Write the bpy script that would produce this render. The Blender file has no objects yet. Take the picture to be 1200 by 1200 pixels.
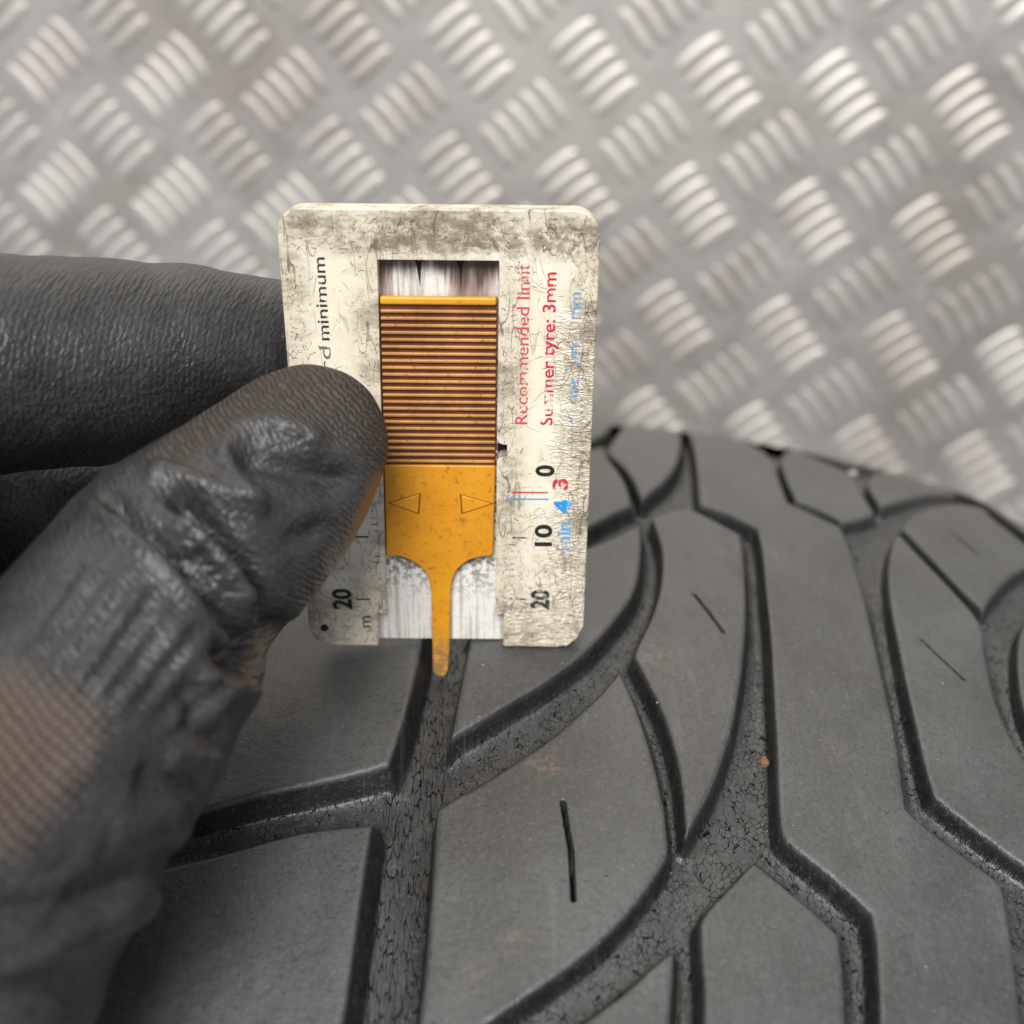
import bpy, bmesh, math, random
import numpy as np
from mathutils import Matrix, Vector

random.seed(7); RNG = np.random.default_rng(11)
SC = bpy.context.scene
COL = SC.collection

# ------------------------------------------------------------------ frames
# Construction frame, in mm: origin at the foot of the gauge, x to the right along the gauge,
# y through the gauge towards the metal floor, z out of the tyre.  World: metres, floor = Z 0.
CR = np.array([[0.99995055, 0.00845781, 0.00523006], [-0.00111382, -0.42734279, 0.90403281], [0.00988117, -0.90399393, -0.42731224]])
CAM = np.array([8.64288, -137.75164, 87.20671])
C0 = np.array([-9.65769295, 19.89609201, 161.76772863])
FPX = 1287.0                                   # focal length for a 1200 px wide frame
NP = np.array([0.08948155, 0.99474315, 0.04876829]); NP /= np.linalg.norm(NP)
WZ = -NP
WX = np.array([1.0, 0, 0]) - NP * NP[0]; WX /= np.linalg.norm(WX)
WY = np.cross(WZ, WX)
WR = np.stack([WX, WY, WZ])                    # construction -> world rotation
FLOOR_D = 326.0
WO = NP * FLOOR_D                              # world origin in the construction frame
def world(p): return Vector((WR @ (np.asarray(p, float) - WO)) * 0.001)
W3 = Matrix(WR.tolist())
WQ = W3.to_quaternion()

# ------------------------------------------------------------------ camera
cd = bpy.data.cameras.new('camera'); cam = bpy.data.objects.new('camera', cd); COL.objects.link(cam)
cols = np.stack([WR @ CR[:, 0], WR @ -CR[:, 1], WR @ -CR[:, 2]], 1)
m4 = Matrix(cols.tolist()).to_4x4(); m4.translation = world(CAM)
cam.matrix_world = m4
cd.sensor_width = 36; cd.lens = 36 * FPX / 1200
cd.clip_start = 0.01; cd.clip_end = 50
cd.dof.use_dof = True; cd.dof.focus_distance = 0.144; cd.dof.aperture_fstop = 14.5
SC.camera = cam

# ------------------------------------------------------------------ light: bright overcast
SUN_DIR_C = np.array([-0.13, -0.72, 0.66])      # towards the sun, construction frame
sw = WR @ SUN_DIR_C; sw /= np.linalg.norm(sw)
sun_el = math.asin(sw[2]); sun_az = math.atan2(sw[0], sw[1])
wd = bpy.data.worlds.new('World'); SC.world = wd; wd.use_nodes = True
nt = wd.node_tree; nt.nodes.clear()
sky = nt.nodes.new('ShaderNodeTexSky'); sky.sky_type = 'NISHITA'; sky.sun_disc = False
sky.sun_elevation = sun_el; sky.sun_rotation = sun_az; sky.dust_density = 0.8; sky.air_density = 1.0
hs = nt.nodes.new('ShaderNodeHueSaturation'); hs.inputs['Saturation'].default_value = 0.30
bg = nt.nodes.new('ShaderNodeBackground'); bg.inputs['Strength'].default_value = 0.055
wo = nt.nodes.new('ShaderNodeOutputWorld')
nt.links.new(sky.outputs[0], hs.inputs['Color']); nt.links.new(hs.outputs[0], bg.inputs['Color']); nt.links.new(bg.outputs[0], wo.inputs[0])
sl = bpy.data.lights.new('sun', 'SUN'); sl.energy = 1.5; sl.angle = math.radians(26); sl.color = (1.0, 0.96, 0.9)
so = bpy.data.objects.new('sun', sl); COL.objects.link(so)
so.rotation_euler = Vector(sw).to_track_quat('Z', 'Y').to_euler(); so.location = (0.3, -0.3, 1.5)
SC.view_settings.view_transform = 'Standard'; SC.view_settings.look = 'None'
SC.view_settings.exposure = 1.32; SC.view_settings.gamma = 1.0

# ------------------------------------------------------------------ node helper
class NT:
    def __init__(s, name):
        s.m = bpy.data.materials.new(name); s.m.use_nodes = True
        s.t = s.m.node_tree; s.t.nodes.clear()
        s.out = s.t.nodes.new('ShaderNodeOutputMaterial')
        s.b = s.t.nodes.new('ShaderNodeBsdfPrincipled')
        s.t.links.new(s.b.outputs[0], s.out.inputs[0])
    def put(s, sock, v):
        if v is None: return
        if hasattr(v, 'is_output'): s.t.links.new(v, sock)
        else:
            if isinstance(v, (tuple, list)) and len(v) == 3 and sock.type == 'RGBA': v = (*v, 1)
            sock.default_value = v
    def n(s, typ, outp=0, props=None, **kw):
        nd = s.t.nodes.new('ShaderNode' + typ)
        for k, v in (props or {}).items(): setattr(nd, k, v)
        for k, v in kw.items():
            key = int(k[1:]) if k[0] == 'i' and k[1:].isdigit() else k.replace('_', ' ')
            s.put(nd.inputs[key], v)
        return nd.outputs[outp]
    def math(s, op, a, b=None, c=None, clamp=False):
        nd = s.t.nodes.new('ShaderNodeMath'); nd.operation = op; nd.use_clamp = clamp
        for i, v in enumerate((a, b, c)): s.put(nd.inputs[i], v)
        return nd.outputs[0]
    def mul(s, a, b): return s.math('MULTIPLY', a, b)
    def add(s, a, b): return s.math('ADD', a, b)
    def mix(s, f, a, b):
        nd = s.t.nodes.new('ShaderNodeMix'); nd.data_type = 'RGBA'
        s.put(nd.inputs[0], f); s.put(nd.inputs[6], a); s.put(nd.inputs[7], b); return nd.outputs[2]
    def ramp(s, v, lo, hi, a=0.0, b=1.0, smooth=True):
        nd = s.t.nodes.new('ShaderNodeMapRange'); nd.interpolation_type = 'SMOOTHSTEP' if smooth else 'LINEAR'
        s.put(nd.inputs[0], v)
        for i, x in zip((1, 2, 3, 4), (lo, hi, a, b)): nd.inputs[i].default_value = x
        return nd.outputs[0]
    def obj(s, scale=(1, 1, 1), rot=(0, 0, 0), src='Object', loc=(0, 0, 0)):
        tc = s.t.nodes.new('ShaderNodeTexCoord')
        mp = s.t.nodes.new('ShaderNodeMapping'); mp.inputs['Scale'].default_value = scale; mp.inputs['Rotation'].default_value = rot
        mp.inputs['Location'].default_value = loc
        s.t.links.new(tc.outputs[src], mp.inputs[0]); return mp.outputs[0]
    def noise(s, vec, scale, detail=4.0, rough=0.55, dist=0.0):
        return s.n('TexNoise', 0, None, Vector=vec, Scale=scale, Detail=detail, Roughness=rough, Distortion=dist)
    def vor(s, vec, scale, feature='F1', outp=0, rnd=1.0):
        return s.n('TexVoronoi', outp, {'feature': feature}, Vector=vec, Scale=scale, Randomness=rnd)
    def attr(s, name, outp=2):
        nd = s.t.nodes.new('ShaderNodeAttribute'); nd.attribute_name = name; return nd.outputs[outp]
    def xyz(s, vec):
        nd = s.t.nodes.new('ShaderNodeSeparateXYZ'); s.t.links.new(vec, nd.inputs[0]); return nd.outputs
    def bump(s, h, strength=0.5, dist=0.0003, normal=None):
        return s.n('Bump', 0, None, Height=h, Strength=strength, Distance=dist, Normal=normal)
    def fin(s, **kw):
        for k, v in kw.items(): s.put(s.b.inputs[k.replace('_', ' ')], v)
        return s.m

# ------------------------------------------------------------------ object helpers
def tag(o, label=None, cat=None, group=None, kind=None):
    if label: o['label'] = label
    if cat: o['category'] = cat
    if group: o['group'] = group
    if kind: o['kind'] = kind
    return o
def mesh_data(name, V, F, mat=None, smooth=False):
    me = bpy.data.meshes.new(name)
    me.from_pydata(V, [], F)
    if mat: me.materials.append(mat)
    if smooth: me.polygons.foreach_set('use_smooth', np.ones(len(me.polygons), bool))
    me.update(); return me
def place(o, base):
    o.rotation_mode = 'QUATERNION'; o.rotation_quaternion = WQ; o.location = world(base)
def add(name, V, F, mat, base, parent=None, smooth=False):
    """mesh object; V in mm in the construction frame"""
    V = (np.asarray(V, float) - np.asarray(base, float)) * 0.001
    o = bpy.data.objects.new(name, mesh_data(name, V.tolist(), F, mat, smooth)); COL.objects.link(o)
    if parent: o.parent = parent
    else: place(o, base)
    return o
def empty(name, base):
    o = bpy.data.objects.new(name, None); o.empty_display_size = 0.01; COL.objects.link(o); place(o, base); return o
def big_mesh(name, V, Q, mat, uv=None, attrs=None, normals=None):
    me = bpy.data.meshes.new(name)
    me.vertices.add(len(V)); me.vertices.foreach_set('co', np.ascontiguousarray(V, np.float32).ravel())
    me.loops.add(Q.size); me.loops.foreach_set('vertex_index', Q.astype(np.int32).ravel())
    me.polygons.add(len(Q)); me.polygons.foreach_set('loop_start', np.arange(0, Q.size, 4, dtype=np.int32))
    me.polygons.foreach_set('use_smooth', np.ones(len(Q), bool))
    if mat: me.materials.append(mat)
    me.update(calc_edges=True)
    if uv is not None:
        l = me.uv_layers.new(name='UVMap'); l.data.foreach_set('uv', uv[Q.ravel()].astype(np.float32).ravel())
    for k, a in (attrs or {}).items():
        at = me.attributes.new(k, 'FLOAT', 'POINT'); at.data.foreach_set('value', a.astype(np.float32))
    if normals is not None: me.normals_split_custom_set_from_vertices(normals.tolist())
    return me
def box(x0, x1, y0, y1, z0, z1):
    V = [(x, y, z) for x in (x0, x1) for y in (y0, y1) for z in (z0, z1)]
    F = [(0, 1, 3, 2), (4, 6, 7, 5), (0, 4, 5, 1), (2, 3, 7, 6), (0, 2, 6, 4), (1, 5, 7, 3)]
    return V, F
def prism(poly, y0, y1):
    """poly (x,z) counter-clockwise seen from the front (-y)"""
    n = len(poly)
    V = [(x, y0, z) for x, z in poly] + [(x, y1, z) for x, z in poly]
    F = [tuple(range(n)), tuple(range(2 * n - 1, n - 1, -1))]
    F += [(i, n + i, n + (i + 1) % n, (i + 1) % n) for i in range(n)]
    return V, F
def bevel(o, w, seg=2, angle=30, weight=False):
    m = o.modifiers.new('bevel', 'BEVEL'); m.width = w * 0.001; m.segments = seg
    m.limit_method = 'WEIGHT' if weight else 'ANGLE'; m.angle_limit = math.radians(angle)
    for p in o.data.polygons: p.use_smooth = True
    m.harden_normals = False
    e = o.modifiers.new('wn', 'WEIGHTED_NORMAL'); e.keep_sharp = False
def arc(cx, cz, r, a0, a1, n):
    return [(cx + r * math.cos(math.radians(a0 + (a1 - a0) * i / n)), cz + r * math.sin(math.radians(a0 + (a1 - a0) * i / n))) for i in range(n + 1)]

def ray(px, py):
    d = CR @ np.array([(px - 600) / FPX, (py - 600) / FPX, 1.0]); return d
def at(px, py, depth): return CAM + ray(px, py) * depth

def scratches(s, n, seed, scale=55, width=.006, stretch=.18):
    tot = None
    for i in range(n):
        v = s.obj(scale=(1, 1, stretch), rot=(0, .55 + 1.15 * i + seed, 0), loc=(i * .37 + seed, 0, i * .21))
        nn = s.noise(v, scale * (1 + .35 * i), 1.5, .5)
        line = s.ramp(s.math('ABSOLUTE', s.math('SUBTRACT', nn, .5)), width * .3, width, 1, 0)
        gate = s.ramp(s.noise(s.obj(loc=(seed + i, i, 2)), 150, 2), .48, .60)
        line = s.mul(line, gate)
        tot = line if tot is None else s.math('MAXIMUM', tot, line)
    return tot
# ================================================================== MATERIALS
def mat_floor(name, polish):
    s = NT(name)
    o = s.obj()
    big = s.noise(o, 9, 3, .5); mid = s.noise(o, 60, 4, .6); fine = s.noise(o, 900, 3, .6)
    stain = s.ramp(s.noise(s.obj(src='Object', loc=(3, 1, 0)) if not polish else s.n('NewGeometry', 0), 9, 6, .68), .46, .62)
    a = (0.60, 0.57, 0.53) if not polish else (0.66, 0.63, 0.585)
    b = (0.49, 0.47, 0.45) if not polish else (0.57, 0.545, 0.51)
    c = s.mix(s.ramp(big, .35, .65), a, b)
    c = s.mix(s.mul(stain, .50), c, (0.34, 0.285, 0.235))
    c = s.mix(s.mul(s.ramp(mid, .5, .75), .3), c, (0.38, 0.36, 0.34))
    r = s.ramp(s.add(s.mul(mid, .7), s.mul(big, .3)), .3, .7, .46 if not polish else .52, .64 if not polish else .70)
    scr = scratches(s, 3, .9, 12, .004, 1.0)
    c = s.mix(s.mul(scr, .35), c, (0.85, 0.83, 0.80))
    h = s.add(s.mul(fine, .5), s.mul(mid, 2.0))
    return s.fin(Base_Color=c, Metallic=0.85, Roughness=r, Normal=s.bump(h, .25, .0004))
M_FLOOR = mat_floor('aluminium_sheet', False); M_BAR = mat_floor('aluminium_worn_bar', True)

def mat_rubber():
    s = NT('tyre_rubber_worn')
    o = s.obj(); uv = s.obj(src='UV')
    big = s.noise(o, 45, 4, .55); mid = s.noise(o, 300, 4, .6); fine = s.noise(o, 2600, 3, .65)
    top = s.attr('worn')  # full on worn tops; low values also carry the painted groove shade
    c = s.mix(s.ramp(big, .3, .7), (0.034, 0.0345, 0.035), (0.068, 0.069, 0.070))
    smear = s.noise(s.obj(scale=(1, .16, 1), rot=(0, 0, .5), src='UV'), 16, 5, .6)
    c = s.mix(s.mul(s.ramp(smear, .52, .64), .40), c, (0.085, 0.085, 0.084))
    c = s.mix(s.mul(s.ramp(smear, .47, .36), .5), c, (0.018, 0.018, 0.019))
    pits = s.ramp(s.vor(o, 420), .10, .05)
    pits = s.mul(pits, s.ramp(s.noise(o, 70, 2), .5, .6))
    c = s.mix(s.mul(pits, .7), c, (0.012, 0.012, 0.012))
    rust = s.mul(s.ramp(s.noise(s.obj(loc=(.37, .2, 0)), 26, 2), .70, .78), s.ramp(s.noise(o, 420, 4, .7), .5, .62))
    c = s.mix(s.mul(rust, .6), c, (0.20, 0.115, 0.06))
    st = s.attr('stain')
    c = s.mix(s.mul(s.math('MINIMUM', s.mul(st, s.ramp(s.noise(o, 900, 4, .7), .42, .62)), 1), .5), c, (0.22, 0.145, 0.095))
    c = s.mix(s.ramp(top, 0, 1, 1, 0), c, s.mix(s.ramp(mid, .3, .7), (0.010, 0.010, 0.0105), (0.020, 0.020, 0.0205)))  # walls near black: unworn rubber, plus groove shade painted into the colour
    r = s.ramp(s.add(s.mul(big, .5), s.mul(smear, .5)), .35, .65, .30, .50)
    grain = s.noise(o, 1500, 4, .75)
    c = s.mix(s.mul(s.ramp(grain, .54, .66), .5), c, (0.10, 0.10, 0.098))
    c = s.mix(s.mul(s.ramp(grain, .47, .37), .65), c, (0.016, 0.025, 0.025))
    scr = s.noise(s.obj(scale=(1, .05, 1), rot=(0, 0, .42), src='UV'), 700, 3, .6)
    c = s.mix(s.mul(s.mul(s.ramp(scr, .57, .66), s.ramp(big, .48, .62)), .28), c, (0.12, 0.12, 0.118))
    h = s.add(s.add(s.mul(fine, .5), s.mul(mid, 1.2)), s.add(s.mul(pits, -1.2), s.add(s.mul(scr, .35), s.mul(grain, .5))))
    return s.fin(Base_Color=c, Roughness=r, Specular_IOR_Level=s.ramp(top, 0, 1, .35, .9), Normal=s.bump(h, .58, .0003))
def mat_groove(name, sx, sy, rot):
    s = NT(name)
    base = s.obj(src='UV', scale=(sx, sy, 1), rot=(0, 0, rot))
    wob = s.n('TexNoise', 1, None, Vector=base, Scale=1.6, Detail=3.0, Roughness=.6)
    w2 = s.n('VectorMath', 0, {'operation': 'MULTIPLY_ADD'}, i0=wob, i1=(.55, .55, 0), i2=base)
    e1 = s.vor(w2, 1.0, 'DISTANCE_TO_EDGE'); e2 = s.vor(w2, 2.6, 'DISTANCE_TO_EDGE')
    big = s.noise(base, .35, 3)
    k1 = s.ramp(e1, .02, .065 if sx < 1500 else .10, 1, 0); k2 = s.mul(s.ramp(e2, .0, .05, 1, 0), .35)
    k = s.math('MAXIMUM', k1, k2)
    k = s.mul(k, s.ramp(s.add(s.mul(big, .6), s.mul(s.noise(base, 1.1, 2), .4)), .40, .56, .2, 1))
    mid = s.noise(s.obj(), 350, 4, .6); dust = s.noise(s.obj(), 60, 4)
    c = s.mix(s.ramp(mid, .3, .7), (0.026, 0.0275, 0.029), (0.048, 0.0495, 0.051))  # floor tone lowered so the grooves look deeper and more shaded
    mud = s.ramp(s.noise(s.obj(loc=(.1, .5, .2)), 38, 3), .60, .75)
    c = s.mix(s.mul(mud, .5), c, (0.075, 0.058, 0.036))
    c = s.mix(k, c, (0.004, 0.004, 0.004))  # shade down inside the cracks, painted as near-black colour
    h = s.add(s.mul(k, -1.0), s.mul(mid, .12))
    grit = s.noise(s.obj(), 1500, 4, .75)
    c = s.mix(s.mul(s.ramp(grit, .55, .66), .45), c, (0.13, 0.13, 0.125)); c = s.mix(s.mul(s.ramp(grit, .46, .36), .5), c, (0.02, 0.02, 0.02))
    return s.fin(Base_Color=c, Roughness=s.ramp(dust, .3, .7, .30, .46), Specular_IOR_Level=s.ramp(k, 0, 1, .8, .05), Normal=s.bump(s.add(h, s.mul(grit, .35)), .36, .0003))
M_RUB = mat_rubber()
M_GROOVE = mat_groove('cracked_groove_rubber', 1350, 900, 0.5)
M_GROOVE_LONG = mat_groove('cracked_rubber_lengthwise', 1900, 330, 0.0)

def mat_simple(name, c, rough, metal=0, bump=None):
    s = NT(name); v = s.noise(s.obj(), 500, 4)
    col = s.mix(s.ramp(v, .3, .7), tuple(x * .85 for x in c), tuple(min(1, x * 1.1) for x in c))
    return s.fin(Base_Color=col, Roughness=rough, Metallic=metal, Normal=s.bump(v, bump or .2, .0002))
M_SIDE = mat_simple('sidewall_rubber', (0.035, 0.035, 0.036), .6)
M_GRIT = mat_simple('brown_grit', (0.20, 0.115, 0.045), .9, bump=.8)
M_PEBBLE = mat_simple('pale_stone', (0.42, 0.39, 0.34), .8, bump=.8)
M_LINT = mat_simple('pale_lint', (0.42, 0.41, 0.39), .8)
M_THREAD = mat_simple('pale_thread', (0.62, 0.60, 0.55), .7)
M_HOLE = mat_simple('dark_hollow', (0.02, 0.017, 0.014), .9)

def mat_body():
    s = NT('dirty_cream_plastic')
    o = s.obj(); X, Y, Z = s.xyz(o)
    ax = s.math('ABSOLUTE', X)
    edge = s.math('MAXIMUM', s.ramp(ax, .0150, .0196), s.ramp(Z, .0565, .0612))
    edge = s.math('MAXIMUM', edge, s.mul(s.ramp(Z, .006, .001), .6))
    slot = s.mul(s.ramp(ax, .0125, .0088), s.ramp(Z, .060, .052))         # grime along the slot
    slot = s.math('MAXIMUM', slot, s.ramp(s.math('ABSOLUTE', s.math('SUBTRACT', Z, .0595)), .0032, .0008))
    low = s.ramp(Z, .024, .004)
    grime = s.math('MAXIMUM', s.math('MAXIMUM', s.mul(edge, .9), s.mul(slot, .8)), s.mul(low, .55))
    n1 = s.noise(o, 130, 5, .68); n2 = s.noise(o, 700, 5, .75); n3 = s.noise(o, 2200, 3, .7)
    n4 = s.noise(s.obj(scale=(.35, 1, 1), rot=(0, .3, 0)), 330, 5, .7)
    speck = s.ramp(s.add(s.mul(n4, .6), s.add(s.mul(n2, .15), s.mul(n1, .25))), .47, .60)
    speck2 = s.mul(s.ramp(n3, .55, .66), s.ramp(n1, .42, .6))
    sc = scratches(s, 1, .4, 160, .006, .3); sc2 = scratches(s, 2, 2.1, 380, .012, .2)
    cream = s.mix(s.ramp(n1, .35, .65), (0.85, 0.785, 0.645), (0.78, 0.705, 0.555))
    c = s.mix(s.mul(grime, .34), cream, (0.42, 0.35, 0.25))
    band = s.mul(s.ramp(s.math('ABSOLUTE', s.math('SUBTRACT', Z, .0592)), .0032, .0006), s.ramp(s.add(X, s.mul(s.math('SUBTRACT', n1, .5), .02)), -.014, .002))
    c = s.mix(s.mul(s.mul(band, s.ramp(n2, .40, .56)), .65), c, (0.16, 0.125, 0.09))
    c = s.mix(s.mul(s.mul(speck, grime), .75), c, (0.135, 0.095, 0.056))
    c = s.mix(s.mul(speck2, s.add(s.mul(grime, .75), .05)), c, (0.07, 0.055, 0.04))
    c = s.mix(s.mul(sc, .45), c, (0.14, 0.11, 0.08))
    c = s.mix(s.mul(sc2, s.add(s.mul(grime, .6), .25)), c, (0.12, 0.095, 0.065))
    white = scratches(s, 2, 5.3, 60, .002, .12)
    c = s.mix(s.mul(white, .5), c, (0.9, 0.88, 0.82))
    # puckered plastic down the right-hand edge and the right foot
    crk = s.ramp(s.add(X, s.mul(s.math('SUBTRACT', n1, .5), .012)), .0135, .0165)
    crk = s.mul(crk, s.ramp(Z, .0535, .0470))
    foot = s.mul(s.ramp(X, .006, .010), s.ramp(Z, .0125, .0065))
    crk = s.math('MAXIMUM', crk, s.mul(foot, .8))
    wv = s.noise(s.obj(scale=(1, 1, 3.2), rot=(0, .25, 0)), 420, 3, .5, 1.2)
    wr = s.math('ABSOLUTE', s.math('SUBTRACT', wv, .5))
    c = s.mix(s.mul(s.mul(crk, s.ramp(wr, .035, .0)), .5), c, (0.16, 0.12, 0.08))
    h = s.add(s.mul(s.mul(crk, wr), 6.0), s.add(s.mul(n2, .25), s.mul(s.math('MAXIMUM', sc, sc2), -.5)))
    return s.fin(Base_Color=c, Roughness=s.ramp(n2, .3, .7, .36, .55), Normal=s.bump(h, .55, .00035), Subsurface_Weight=.0)
def mat_panel():
    s = NT('scuffed_white_plastic')
    o = s.obj(); X, Y, Z = s.xyz(o)
    st = s.noise(s.obj(scale=(1, 1, .035)), 1500, 3, .6); st2 = s.noise(s.obj(scale=(1, 1, .12)), 420, 3, .6)
    sp = s.noise(o, 1300, 4, .7)
    d = s.math('MAXIMUM', s.ramp(Z, .004, .015), .12)
    c = s.mix(s.mul(s.ramp(st, .47, .60), .55), (0.80, 0.79, 0.76), (0.34, 0.31, 0.27))
    c = s.mix(s.mul(s.ramp(sp, .47, .56), s.mul(s.mul(d, s.ramp(Z, .046, .044, .12, 1)), .85)), c, (0.07, 0.055, 0.04))
    c = s.mix(s.mul(s.ramp(Z, .046, .05), s.mul(s.ramp(st2, .42, .60), .7)), c, (0.24, 0.135, 0.085))
    c = s.mix(s.mul(s.ramp(s.add(Z, s.mul(s.math('SUBTRACT', st2, .5), .012)), .0530, .0562), .85), c, (0.06, 0.032, 0.02))
    return s.fin(Base_Color=c, Roughness=.42, Normal=s.bump(s.add(st, s.mul(sp, .3)), .6, .0003))
def mat_orange(name, a, b, grime):
    s = NT(name)
    o = s.obj(); n1 = s.noise(o, 160, 4, .6); n2 = s.noise(o, 900, 5, .72)
    Z = s.xyz(o)[2]
    c = s.mix(s.ramp(n1, .3, .7), a, b)
    c = s.mix(s.mul(s.ramp(n2, .57, .66), grime), c, (0.16, 0.07, 0.02))
    low = s.ramp(Z, .004, -.004)
    c = s.mix(s.mul(low, s.ramp(n2, .40, .52)), c, (0.20, 0.095, 0.03))
    c = s.mix(s.mul(low, .35), c, (0.55, 0.34, 0.14))
    return s.fin(Base_Color=c, Roughness=s.ramp(n2, .3, .7, .33, .5), Normal=s.bump(n2, .25, .0002))
def mat_ink(name, c, wear, seed):
    s = NT(name)
    o = s.obj(loc=(seed, 0, seed))
    nn = s.add(s.mul(s.noise(o, 230, 3, .6), .55), s.mul(s.noise(o, 1300, 4, .7), .45))
    s.fin(Base_Color=c, Roughness=.5)
    tr = s.t.nodes.new('ShaderNodeBsdfTransparent'); mx = s.t.nodes.new('ShaderNodeMixShader')
    s.put(mx.inputs[0], s.ramp(nn, wear - .05, wear + .03, 1, 0))
    # mask 1 -> ink
    s.t.links.new(tr.outputs[0], mx.inputs[1]); s.t.links.new(s.b.outputs[0], mx.inputs[2])
    s.t.links.new(mx.outputs[0], s.out.inputs[0]); return s.m
M_BODY = mat_body(); M_PANEL = mat_panel()
M_ORANGE = mat_orange('orange_plastic', (0.72, 0.315, 0.012), (0.64, 0.26, 0.010), .55)
M_RIDGE = mat_orange('scuffed_orange_ridge', (0.55, 0.27, 0.085), (0.38, 0.16, 0.04), .75)
M_SUNK = mat_orange('dark_orange_bed', (0.16, 0.046, 0.012), (0.09, 0.026, 0.008), .8)  # much darker orange, for the ridge bed and the arrow seats
M_END = mat_orange('bright_orange_edge', (0.76, 0.38, 0.02), (0.68, 0.31, 0.015), .5)

def mat_glove():
    s = NT('black_coated_glove')
    uv = s.obj(src='UV'); o = s.obj()
    bare = s.attr('bare'); dirt = s.attr('dirt')
    wob = s.n('TexNoise', 1, None, Vector=uv, Scale=1.2, Detail=2.0)
    w = s.n('VectorMath', 0, {'operation': 'MULTIPLY_ADD'}, i0=wob, i1=(.9, .9, 0), i2=uv)
    knit = s.vor(s.n('VectorMath', 0, {'operation': 'MULTIPLY'}, i0=w, i1=(2.1, 1.5, 0)), 1.0, 'SMOOTH_F1')
    rows = s.n('TexWave', 0, {'bands_direction': 'X'}, Vector=uv, Scale=.50, Distortion=6.0, Detail=3.0, Detail_Scale=2.0)
    X, Y, Z = s.xyz(uv)
    wea = s.n('TexWave', 0, {'bands_direction': 'X'}, Vector=uv, Scale=.40, Distortion=2.6, Detail=1.0, Detail_Scale=1.0)
    web = s.n('TexWave', 0, {'bands_direction': 'Y'}, Vector=uv, Scale=.30, Distortion=2.4, Detail=1.0, Detail_Scale=1.0)
    weave = s.mul(s.ramp(wea, .1, .9), s.ramp(web, .1, .7, .35, 1))
    n1 = s.noise(o, 90, 4); n2 = s.noise(o, 1100, 4, .7)
    c = s.mix(s.ramp(n1, .3, .7), (0.022, 0.022, 0.023), (0.036, 0.036, 0.037))
    c = s.mix(s.mul(s.ramp(knit, .35, .75), .30), c, (0.010, 0.010, 0.010))
    c = s.mix(s.mul(s.ramp(s.add(n2, s.mul(n1, .4)), .70, .82), .22), c, (0.09, 0.09, 0.09))
    dm = s.math('MINIMUM', s.mul(dirt, s.add(.55, s.mul(n2, .75))), 1)
    c = s.mix(s.mul(dm, .9), c, s.mix(s.ramp(rows, .2, .8), (0.026, 0.020, 0.016), (0.066, 0.050, 0.039)))
    bm = s.ramp(s.add(bare, s.add(s.mul(s.math('SUBTRACT', n1, .5), .5), s.mul(s.math('SUBTRACT', weave, .5), .35))), .15, .95)
    c = s.mix(s.mul(bm, .92), c, s.mix(weave, (0.048, 0.035, 0.028), (0.125, 0.088, 0.063)))
    h = s.add(s.mul(rows, s.add(.22, s.mul(dirt, .95))), s.add(s.mul(knit, .6), s.mul(n2, .3)))
    h = s.n('Mix', 0, {'data_type': 'FLOAT'}, i0=bm, i2=h, i3=s.mul(weave, 1.2))
    r = s.math('ADD', s.ramp(n1, .3, .7, .34, .42), s.mul(s.math('MAXIMUM', dm, bm), .3))
    return s.fin(Base_Color=c, Roughness=r, Specular_IOR_Level=.5, Normal=s.bump(h, .7, .00036))
M_GLOVE = mat_glove()

# ================================================================== FLOOR: five-bar tread plate
AD = np.array([0.99113086, -0.08410373, -0.1028805]); AD -= NP * (AD @ NP); AD /= np.linalg.norm(AD)
BD = np.cross(AD, NP); BD *= np.sign(BD @ np.array([0, 0, -1]))
LO = CAM + (np.array([-190.663, 351.222, 59.764]) - CAM) * ((FLOOR_D - CAM @ NP) / (np.array([-190.663, 351.222, 59.764]) @ NP - CAM @ NP))
PITCH = 49.5 * (FLOOR_D - CAM @ NP) / (335.3 - CAM @ NP)
LO = LO + AD * 9.0
floor = bpy.data.objects.new('floor', mesh_data('floor', *[[(-2, -2, 0), (2, -2, 0), (2, 2, 0), (-2, 2, 0)], [(0, 1, 2, 3)]], M_FLOOR)); COL.objects.link(floor)
tag(floor, 'bare aluminium chequer plate floor behind the tyre', 'metal floor', kind='structure')
def bar_mesh(L=11.2, Wd=3.25, H=.85, nu=12, nv=6):
    V, F = [], []
    for i in range(nu + 1):
        t = -1 + 2 * i / nu; w = Wd * (1 - abs(t) ** 2.6) ** .62 + .03
        for j in range(nv + 1):
            q = -1 + 2 * j / nv
            hgt = H * (1 - q * q) ** .8 * (1 - abs(t) ** 3.0) ** .7 if 0 < j < nv and 0 < i < nu else 0
            V.append((t * L * .001, q * w * .001, hgt * .001 - (.0002 if hgt == 0 else 0)))
    for i in range(nu):
        for j in range(nv):
            a = i * (nv + 1) + j; F.append((a, a + nv + 1, a + nv + 2, a + 1))
    return mesh_data('raised_bar', V, F, M_BAR, True)
BAR = bar_mesh()
def proj(P):
    c = (np.asarray(P) @ CR) + C0
    return c[..., :2] / c[..., 2:] * FPX + 600, c[..., 2]
spots = []
for i in range(-14, 24):
    for j in range(-12, 16):
        for typ in (0, 1):
            c = LO + AD * PITCH * (i + .5 * typ) + BD * PITCH * (j + .5 * typ)
            dirn = (AD + BD) / math.sqrt(2) if typ == 0 else (AD - BD) / math.sqrt(2)   # \ then /
            off = (AD - BD) / math.sqrt(2) if typ == 0 else (AD + BD) / math.sqrt(2)
            for k in range(-2, 3):
                spots.append((c + off * 6.9 * k, dirn))
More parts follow.
